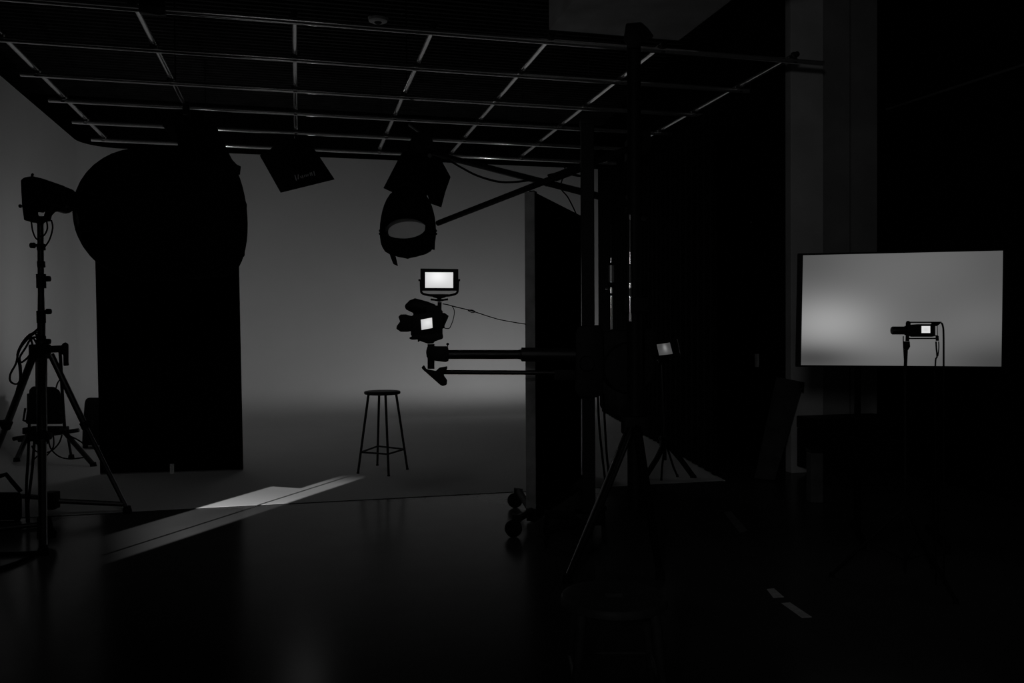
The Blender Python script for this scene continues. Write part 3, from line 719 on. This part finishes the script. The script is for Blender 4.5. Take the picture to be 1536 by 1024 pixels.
# ------------------------------------------------------------------ small monitor stand in the shade
D = 8.0
bm_ = G(998, 722)
t = thing('monitor_stand', 'slim black stand with bent tripod legs holding a dim small monitor', 'light stand', bm_)
MB().tube([Q(994, 547, D), Q(996, 600, D), Q(998, 690, D)], .012, 10).build('column', M['blackmetal'], t)
hub = Q(998, 662, D)
MB().box(hub, (RT, FW, Z), (.05, .05, .05), .012).build('hub', M['black'], t)
for f, k in ((G(967, 719), (985, 688)), (G(1040, 717), (1022, 690)), (G(992, 721), (993, 700)), (G(1016, 716), (1010, 700))):
    thick = .026 if k[0] in (985, 1022) else .010
    l = MB().tube([hub, Q(*k, D), f+Z*.015], thick, 10).build('leg', M['black'], t)
    MB().lathe(f, Z, [(0, thick*1.3), (.03, thick)], 10).build('rubber_foot', M['rubber'], l)
MB().tube([hub+Z*.05, hub+Z*.02-RT*.06], .02, 8).build('lock_knob', M['blackmetal'], t)
t = thing('small_monitor', 'small dim grey monitor glowing in shade right of the camera column', 'monitor', Q(996, 545, D))
MB().silh([(981, 514), (1014, 509), (1021, 534), (1020, 539), (986, 541), (982, 532)], D, .04, .004).build('bezel', M['black'], t)
mb = MB().quad_uv(Q(988.8, 533, D-.002), Q(1009.2, 530.6, D-.002), Q(1004.8, 513.5, D-.002), Q(985, 516.5, D-.002))
mb.build('screen', screen_mat('dim_monitor_screen', .055, [(.55, .62, .14, .3, .16), (.5, .3, .4, .3, .03)]), t)['label'] = 'dim glowing screen'
MB().box(Q(996, 541, D+.01), (RT, FW, UP), (.05, .02, .02), .005).build('mount', M['black'], t)
for a, c in (((986, 540), (990.5, 538.5)), ((1002, 539), (1006, 538.5))):
    MB().tube([Q(*a, D-.004), Q(*c, D-.004)], .005, 8).build('button', M['chrome'], t)
for y0, y1, x in ((508, 531, 1017.5), ): MB().tube([Q(1016, y0, D), Q(1020.5, y1, D)], .004, 6).build('side_rail', M['pipe'], t)
mb = MB(); mb.tube([Q(896, 560, 7), Q(897, 600, 7), Q(899, 640, 7), Q(903, 680, 7), Q(908, 722, 7)], .010, 8, smooth=5)
mb.tube([Q(905, 590, 7), Q(907, 630, 7), Q(910, 680, 7), Q(914, 718, 7)], .010, 8, smooth=5)
single('hanging_cable', mb, M['rubber'], 'two black cables hanging to the floor just right of the camera column', 'cable', G(910, 730))

# ------------------------------------------------------------------ right: big screen on a stand
dl, dr_ = 5.75, 5.42
sc = [(1201.5, 547.3, dl), (1502.0, 549.5, dr_), (1504.5, 375.8, dr_), (1204.6, 382.8, dl)]   # lower left, lower right, upper right, upper left
P4 = [Q(*s) for s in sc]
nx = (P4[1]-P4[0]).normalized(); ny = (P4[3]-P4[0]).normalized(); nz = nx.cross(ny)
base = (P4[0]+P4[1])/2; base = V((base.x, base.y, 0))-nz*.05
t = thing('display_screen', 'big wide lit screen showing a grey gradient at the right', 'display', base)
mb = MB()
mb.prism([P4[0]-nx*.035-ny*.012, P4[1]+nx*.012-ny*.012, P4[2]+nx*.012+ny*.008, P4[3]-nx*.035+ny*.014], -nz*.05, .004)
for v in mb.bm.verts: v.co -= nz*.002
mb.build('bezel', M['black'], t)
scr = MB().quad_uv(*P4)
scr.build('screen', screen_mat('large_grey_gradient_screen', .104, [(.14, .38, .26, .24, .215), (.30, .06, .45, .10, -.03), (.08, .10, .2, .12, -.07), (.45, .10, .3, .2, .05), (.50, .8, .5, .4, .03),
    (.0, .95, .25, .3, -.03), (.85, .35, .25, .25, .04), (1.0, .03, .25, .2, -.05), (1.0, .9, .2, .4, -.02), (.75, .5, .2, .3, -.015)]), t)['label'] = 'lit grey gradient picture'
for s in (.3, .7):
    q = P4[0].lerp(P4[1], s)-nz*.09; q2 = V((q.x, q.y, .06))
    MB().tube([q+ny*.3, q2], .022, 10).build('post', M['board'], t)
    l = MB().tube([q2+nz*.35-Z*.02, q2-nz*.25-Z*.02], .022, 10).build('base_foot', M['board'], t)
    for e in (.35, -.25): MB().lathe(V((q.x, q.y, 0))+nz*e, Z, [(0, .02), (.04, .02)], 10).build('caster', M['rubber'], l)
MB().tube([P4[0].lerp(P4[1], .3)-nz*.09-ny*.5, P4[0].lerp(P4[1], .7)-nz*.09-ny*.5], .016, 8).build('cross_bar', M['board'], t)

# small camera on a slim stand in front of the screen
D = 4.7
b0 = CAM+ray(1358, 600)*D; b0.z = 0
t = thing('slim_stand', 'slim black stand in front of the big lit screen', 'light stand', b0)
zt = Q(1358, 521, D).z
MB().tube([V((b0.x, b0.y, .05)), Q(1357.5, 545, D)], .0065, 10).build('column', M['satin'], t)
MB().tube([Q(1357.5, 560, D), Q(1359.5, 520, D)], S(2.5, D), 10).build('riser', M['black'], t)
MB().tube([Q(1359, 524, D), Q(1360, 519, D), Q(1360, 511.7, D)], [S(3.2, D), S(4.9, D), S(4.2, D)], 14).build('ball_head', M['black'], t)
MB().tube([Q(1357, 548, D-.01), Q(1356, 530, D-.02), Q(1355, 512, D-.02), Q(1355, 504, D-.02)], .003, 6, smooth=4).build('lead', M['rubber'], t)
for a in (.5, 2.6, 4.7):
    f = b0+V((math.cos(a), math.sin(a), 0))*.38
    l = MB().tube([V((b0.x, b0.y, .42)), f+Z*.012], .009, 8).build('leg', M['black'], t)
    MB().tube([V((b0.x, b0.y, .12)), V((b0.x, b0.y, .42)).lerp(f, .5)], .006, 8).build('brace', M['black'], l)
    MB().lathe(f, Z, [(0, .016), (.025, .012)], 10).build('rubber_foot', M['rubber'], l)
t = thing('caged_camera', 'small caged camera with bright rear screen silhouetted on the big screen', 'camera', Q(1362, 508, D))
MB().silh([(1362, 487), (1376, 486), (1396, 486), (1403, 484), (1403, 504), (1398, 505), (1366, 505), (1361, 502)], D, .08, .003).build('body', M['black'], t)
mb = MB().lathe(Q(1364, 495.5, D+.04), -RT, [(0, S(7.5, D)), (S(6, D), S(7.2, D)), (S(6.5, D), S(6.1, D)), (S(25.5, D), S(6.1, D)), (S(26.5, D), S(5.4, D)), (S(26.6, D), S(4.4, D))], 24); mb.build('lens', M['blackmetal'], t)
MB().tube([Q(1362, 483.2, D+.03), Q(1412, 483.2, D+.03)], S(.95, D), 8).build('cage_bar', M['black'], t)
MB().tube([Q(1363, 507.6, D+.03), Q(1406, 507.4, D+.03)], S(.9, D), 8).build('cage_bar', M['black'], t)
MB().silh([(1396, 482.4), (1410, 482.4), (1411, 485), (1405.5, 489), (1398, 489)], D, .05, .002).build('cage_handle', M['black'], t)
MB().tube([Q(1406, 486, D+.03), Q(1406.4, 506, D+.03)], S(.5, D), 8).build('cage_upright', M['black'], t)
MB().silh([(1358.5, 484), (1360, 481.2), (1364, 481), (1366, 484), (1366, 490), (1358.5, 490)], D, .05, .003).build('front_clamp', M['black'], t)
MB().silh([(1358.5, 500), (1364, 500), (1364, 511.5), (1358, 511.5)], D+.01, .03, .002).build('foot_clamp', M['black'], t)
MB().silh([(1403, 502), (1408, 503.5), (1408.5, 511), (1403.5, 511)], D, .04, .002).build('side_clamp', M['black'], t)
mb = MB().quad_uv(Q(1382.3, 499.2, D-.002), Q(1395.4, 499.2, D-.002), Q(1395.4, 488.9, D-.002), Q(1382.3, 488.9, D-.002))
mb.build('screen', screen_mat('caged_camera_screen', .72, [(.5, .5, .25, .25, -.1)]), t)['label'] = 'tiny white rear screen'
mb = MB()
zf = .012
mb.tube([Q(1412.2, 484.2, D+.02), Q(1414, 488, D+.02), Q(1415.3, 500, D+.02), Q(1415.5, 550, D+.02), Q(1415.5, 700, D+.02), G(1416, 880)+Z*zf], .0052, 8, smooth=5)
mb.tube([Q(1404, 512, D+.02), Q(1404.5, 522, D+.02), Q(1405.5, 535, D+.02), Q(1403, 548, D+.02), Q(1403, 640, D+.02), G(1404, 880)+Z*zf], .0042, 8, smooth=5)
mb.tube([Q(1408, 512, D+.02), Q(1408.2, 522, D+.02), Q(1406.8, 534, D+.02)], .003, 8, smooth=5)
single('camera_cable', mb, M['rubber'], 'black cables dropping from the small caged camera before the big screen', 'cable', G(1410, 880))

# wall items on the dark wall
def wp(px, py): return PY(px, py, YW-.004)
c = on_side(1139, 540.5)+WSN*.006
t = thing('wall_switch', 'small pale switch plate on the dark wall left of the pillar', 'switch', c)
MB().box(c, (WSD, WSN, Z), (.085, .005, .066), .002).build('plate', M['plate'], t)
for k in (-1, 1): MB().box(c+WSN*.007+WSD*.01+Z*k*.026, (WSD, WSN, Z), (.035, .004, .016), .001).build('rocker', M['plate'], t)
c = on_side(1118, 334)+WSN*.012
t = thing('wall_panel', 'faint dark framed panel high on the wall left of the pillar', 'panel', c)
MB().box(c, (WSD, WSN, Z), (.28, .010, .22), .003).build('panel', M['blackwall'], t)
MB().box(c-WSD*.2+WSN*.014-Z*.02, (WSD, WSN, Z), (.010, .004, .006), .001).build('latch', M['pipe'], t)
# leaning board in front of the pillar
D = 7.1
q = [(1142, 661), (1172, 673), (1206, 573), (1165, 565)]
t = thing('leaning_board', 'dark grey board leaning at a slant before the pillar', 'board', G(1160, 750))
a, bb, cc, dd = Q(1132, 715, 7.95), Q(1162, 728, 7.85), Q(1206, 573, 8.18), Q(1165, 565, 8.24)
lowa, lowb = V((a.x, a.y, .01)), V((bb.x, bb.y, .01))
MB().prism([lowa, lowb, cc, dd], FW*.02, .003).build('board', mat('dark_grey_card', .06, .9, 0, .1), t)
MB().prism([cc-UP*.0, cc-UP*.10-RT*.01, cc-UP*.08-RT*.05, cc-RT*.05], -FW*.015, .002).build('clip', M['black'], t)
# dark rounded stool-like case further right
a, c = wp(1185, 640), wp(1322, 640)
a = V((a.x, YW-.47, 0)); c = V((XW-.12, YW-.12, a.z))
hz = G(1250, 742)
t = thing('road_case', 'long low black case along the wall under the big screen', 'case', (a+c)/2)
MB().abox((a.x, a.y, .07), (c.x, c.y, .44), .01).build('body', M['black'], t, flat=True)
MB().abox((a.x-.005, a.y-.005, .445), (c.x+.005, c.y, .56), .012).build('lid', M['black'], t, flat=True)
for x in (a.x+.1, c.x-.1):
    for y in (a.y+.1, c.y-.1): MB().lathe(V((x, y, .035))-X*.015, X, [(0, .035), (.03, .035)], 14).build('caster', M['rubber'], t)
MB().tube([V((a.x+.25, a.y-.03, .30)), V((a.x+.25, a.y-.045, .27)), V((a.x+.42, a.y-.045, .27)), V((a.x+.42, a.y-.03, .30))], .008, 8).build('handle', M['blackmetal'], t)
p = G(1222, 752); dq = depth(p)
t = thing('storage_box', 'slim dark grey upright box on floor before the low black case', 'box', p)
MB().box(V((p.x, p.y, .20)), (RT, FW, Z), (S(9, dq), .06, .20), .01).build('body', M['greybox'], t, flat=True)
MB().box(V((p.x, p.y, .415)), (RT, FW, Z), (S(9.6, dq), .065, .012), .004).build('lid', M['black'], t, flat=True)
# low bench behind the monitor stand
# ------------------------------------------------------------------ floor tape
def tape(pts, label, m='tape'):
    z = .002
    P = [G(x, y, z) for x, y in pts]
    c = sum(P, V())/4
    o = MB().prism(P, -Z*.0015).build('floor_tape', M[m], off=c); tag(o, label, 'tape', 'white floor tape marks at the right')
tape([(1150, 883), (1161, 882), (1176, 895), (1160, 896)], 'shorter white tape mark on dark floor, second from the front')
tape([(1172, 904), (1185, 903), (1218, 925), (1203, 926)], 'brightest white tape mark on dark floor nearest the lens')
tape([(1086, 768), (1096, 766), (1121, 795), (1110, 799)], 'dim white tape mark farthest back on the dark floor at right', 'dimtape')

# ------------------------------------------------------------------ foreground metal stool
D = 3.1
cs = Q(921, 891, D); R = S(80, D)
t = thing('metal_stool', 'dark round metal stool in the near foreground at bottom centre', 'stool', (cs.x, cs.y, 0))
# seat ring with an oblong hand hole
b = bmesh.new(); N = 48
hole = []
for k in range(N):
    a = 2*PI*k/N; cx_, sy2 = math.cos(a), math.sin(a)
    hx = .035*max(-1, min(1, cx_*1.35)); hy = .022*max(-1, min(1, sy2*1.35)); hole.append(RT*hx+V((FW.x, FW.y, 0)).normalized()*hy)
FH = V((FW.x, FW.y, 0)).normalized()
rim = lambda r, z: [b.verts.new(V((cs.x, cs.y, cs.z+z))+(RT*math.cos(2*PI*k/N)+FH*math.sin(2*PI*k/N))*r) for k in range(N)]
inn = [b.verts.new(V((cs.x, cs.y, cs.z-.004))+h) for h in hole]
innb = [b.verts.new(V((cs.x, cs.y, cs.z-.02))+h) for h in hole]
rs = [innb, inn, rim(R*.6, -.003), rim(R*.9, 0), rim(R*.97, -.003), rim(R, -.012), rim(R, -.03), rim(R*.96, -.036), rim(R*.9, -.02)]
for i in range(len(rs)-1):
    for k in range(N): b.faces.new((rs[i][k], rs[i][(k+1) % N], rs[i+1][(k+1) % N], rs[i+1][k]))
bmesh.ops.recalc_face_normals(b, faces=b.faces)
mb = MB(); mb._join(b); mb.build('seat', M['fgseat'], t)
for q in (PI*.75, PI*.25, -PI*.25, -PI*.75):
    dv_ = RT*math.cos(q)+FH*math.sin(q)
    a = V((cs.x, cs.y, cs.z-.03))+dv_*R*.93; f = V((cs.x, cs.y, 0))+dv_*R*1.22
    l = MB().tube([a, a.lerp(f, .3), f+Z*.012], [.02, .018, .013], 12).build('leg', M['fgseat'], t)
    MB().lathe(f, Z, [(0, .018), (.03, .015)], 12).build('foot_cap', M['rubber'], l)
for k in range(4):
    qa, qb = PI/4+PI/2*k, PI/4+PI/2*(k+1)
    z = cs.z*.38; rr = R*1.10
    pa_, pb_ = [V((cs.x, cs.y, z))+(RT*math.cos(q)+FH*math.sin(q))*rr for q in (qa, qb)]
    MB().tube([pa_, pb_], .009, 8).build('stretcher', M['fgseat'], t)

# ------------------------------------------------------------------ light
w = bpy.data.worlds.new('studio_dark'); scene.world = w; w.use_nodes = True
bg = w.node_tree.nodes['Background']
WORLD = .015
bg.inputs['Color'].default_value = (1, 1, 1, 1); bg.inputs['Strength'].default_value = WORLD

def spot(name, loc, aim, watts, size, blend, rad):
    L_ = bpy.data.lights.new(name, 'SPOT'); L_.energy = watts; L_.spot_size = math.radians(size); L_.spot_blend = blend; L_.shadow_soft_size = rad
    o = bpy.data.objects.new(name, L_); COL.objects.link(o); o.location = V(loc)
    o.rotation_euler = (V(aim)-V(loc)).to_track_quat('-Z', 'Y').to_euler()
    return o, L_
# lamp standing low behind the rolling foam board, washing the cove
def barn_doors(L_, lo, hi, top=.35):
    """lamp whose lower barn door keeps the beam off the floor"""
    L_.use_nodes = True; nt = L_.node_tree
    ge = nt.nodes.new('ShaderNodeNewGeometry'); se = nt.nodes.new('ShaderNodeSeparateXYZ'); nt.links.new(ge.outputs['Incoming'], se.inputs[0])
    mr = nt.nodes.new('ShaderNodeMapRange'); mr.interpolation_type = 'SMOOTHSTEP'
    mr.inputs['From Min'].default_value = lo; mr.inputs['From Max'].default_value = hi
    nt.links.new(se.outputs['Z'], mr.inputs['Value'])
    m2 = nt.nodes.new('ShaderNodeMapRange'); m2.inputs['From Min'].default_value = .08; m2.inputs['From Max'].default_value = .80
    m2.inputs['To Min'].default_value = 1; m2.inputs['To Max'].default_value = top
    nt.links.new(se.outputs['Z'], m2.inputs['Value'])
    mu = nt.nodes.new('ShaderNodeMath'); mu.operation = 'MULTIPLY'
    nt.links.new(mr.outputs['Result'], mu.inputs[0]); nt.links.new(m2.outputs['Result'], mu.inputs[1])
    nt.links.new(mu.outputs[0], nt.nodes['Emission'].inputs['Strength'])
_, la = spot('cove_wash_light', (3.4, 10.55, .30), (2.0, YB, .9), 96, 160, 1.0, .12)
barn_doors(la, -.10, .04)
_, la = spot('cove_wash_light', (-1.2, 10.0, 1.3), (-3.1, 12.6, 2.6), 16, 165, 1.0, .12)
barn_doors(la, -.60, -.05, .9)
_, la = spot('cove_wash_light', (-1.0, 9.95, .30), (.3, YB, .9), 9, 150, 1.0, .12)
barn_doors(la, -.10, .04)
# added fill spots for the cove, hidden behind the two hung lamps
spot('cove_fill_left', Q(300, 235, 9.95), (-1.9, 10.3, 0), 5, 165, .9, .35)
spot('cove_fill_right', Q(446, 250, 11.05), (1.0, 9.6, 0), 7, 150, .9, .35)
# added soft fill for the cove floor, from high in front
spot('cove_front_fill', (-.3, .8, 4.7), (0, 9.6, 0), 46, 46, .7, .8)
spot('grid_fill', Q(446, 240, 11.3), (1.2, 7.5, ZG), 5, 150, .9, .25)  # added spot behind the hood lamp, only to brighten the pipes
# added spot from behind the camera, brightening the pillar wall and floor tape
spot('pillar_fill_light', (-1.5, -2.0, 2.4), (4.75, YW, 2.0), 62, 46, .8, .3)
# shaft of light across the floor: a projector spot with a slit gobo
LP = V((-3.9, 1.8, 3.0))
aim = V((-.3, 7.2, 0))
so, sl = spot('floor_streak_light', LP, aim, 1450, 50, .1, 0.0)
sl.use_nodes = True
nt = sl.node_tree; em = nt.nodes['Emission']
geo = nt.nodes.new('ShaderNodeNewGeometry'); sep = nt.nodes.new('ShaderNodeSeparateXYZ'); nt.links.new(geo.outputs['Incoming'], sep.inputs[0])
def mth(op, a, b=None, c=None):
    n_ = nt.nodes.new('ShaderNodeMath'); n_.operation = op
    for i, v in enumerate((a, b, c)):
        if v is None: continue
        if hasattr(v, 'node'): nt.links.new(v, n_.inputs[i])
        else: n_.inputs[i].default_value = v
    return n_.outputs[0]
k = mth('DIVIDE', -LP.z, sep.outputs['Z'])
fx = mth('MULTIPLY_ADD', sep.outputs['X'], k, LP.x); fy = mth('MULTIPLY_ADD', sep.outputs['Y'], k, LP.y)
ss = mth('ADD', mth('MULTIPLY', fx, .552), mth('MULTIPLY', fy, .834))
tt = mth('SUBTRACT', mth('MULTIPLY', fx, .834), mth('MULTIPLY', fy, .552))
def step(x, a, b):                                    # smooth 0..1 from a to b
    n_ = nt.nodes.new('ShaderNodeMapRange'); n_.interpolation_type = 'SMOOTHSTEP'
    nt.links.new(x, n_.inputs['Value'])
    n_.inputs['From Min'].default_value = a; n_.inputs['From Max'].default_value = b
    return n_.outputs['Result']
wide = mth('MULTIPLY', step(tt, -4.62, -4.58), mth('SUBTRACT', 1, step(ss, 6.50, 6.53)))
narrow = mth('MULTIPLY', step(tt, -4.32, -4.28), mth('SUBTRACT', 1, step(ss, 6.7, 7.35)))
shape = mth('MAXIMUM', wide, narrow)
shape = mth('MULTIPLY', shape, mth('SUBTRACT', 1, step(tt, -4.06, -4.01)))
bar = mth('MULTIPLY', step(tt, -4.230, -4.216), mth('SUBTRACT', 1, step(tt, -4.204, -4.190)))
shape = mth('MULTIPLY', shape, mth('SUBTRACT', 1, mth('MULTIPLY', bar, .9)))
shape = mth('MULTIPLY', shape, step(mth('ADD', ss, mth('MULTIPLY', mth('ADD', tt, 4.6), .91)), 4.45, 5.35))
shape = mth('MULTIPLY', shape, mth('SUBTRACT', 1.55, mth('MULTIPLY', step(ss, 5.2, 6.4), .8)))
nt.links.new(shape, em.inputs['Strength'])

# ------------------------------------------------------------------ camera
cd = bpy.data.cameras.new('camera'); co = bpy.data.objects.new('camera', cd); COL.objects.link(co)
cd.sensor_fit = 'HORIZONTAL'; cd.sensor_width = 36; cd.lens = FOC/1536*36
co.matrix_world = Matrix(((RT.x, UP.x, -FW.x, CAM.x), (RT.y, UP.y, -FW.y, CAM.y), (RT.z, UP.z, -FW.z, CAM.z), (0, 0, 0, 1)))
cd.clip_start = .05; cd.clip_end = 100
scene.camera = co
scene.view_settings.view_transform = 'Standard'
scene.view_settings.look = 'None'
scene.cycles.use_denoising = True
scene.cycles.max_bounces = 8
scene.cycles.sample_clamp_indirect = 4
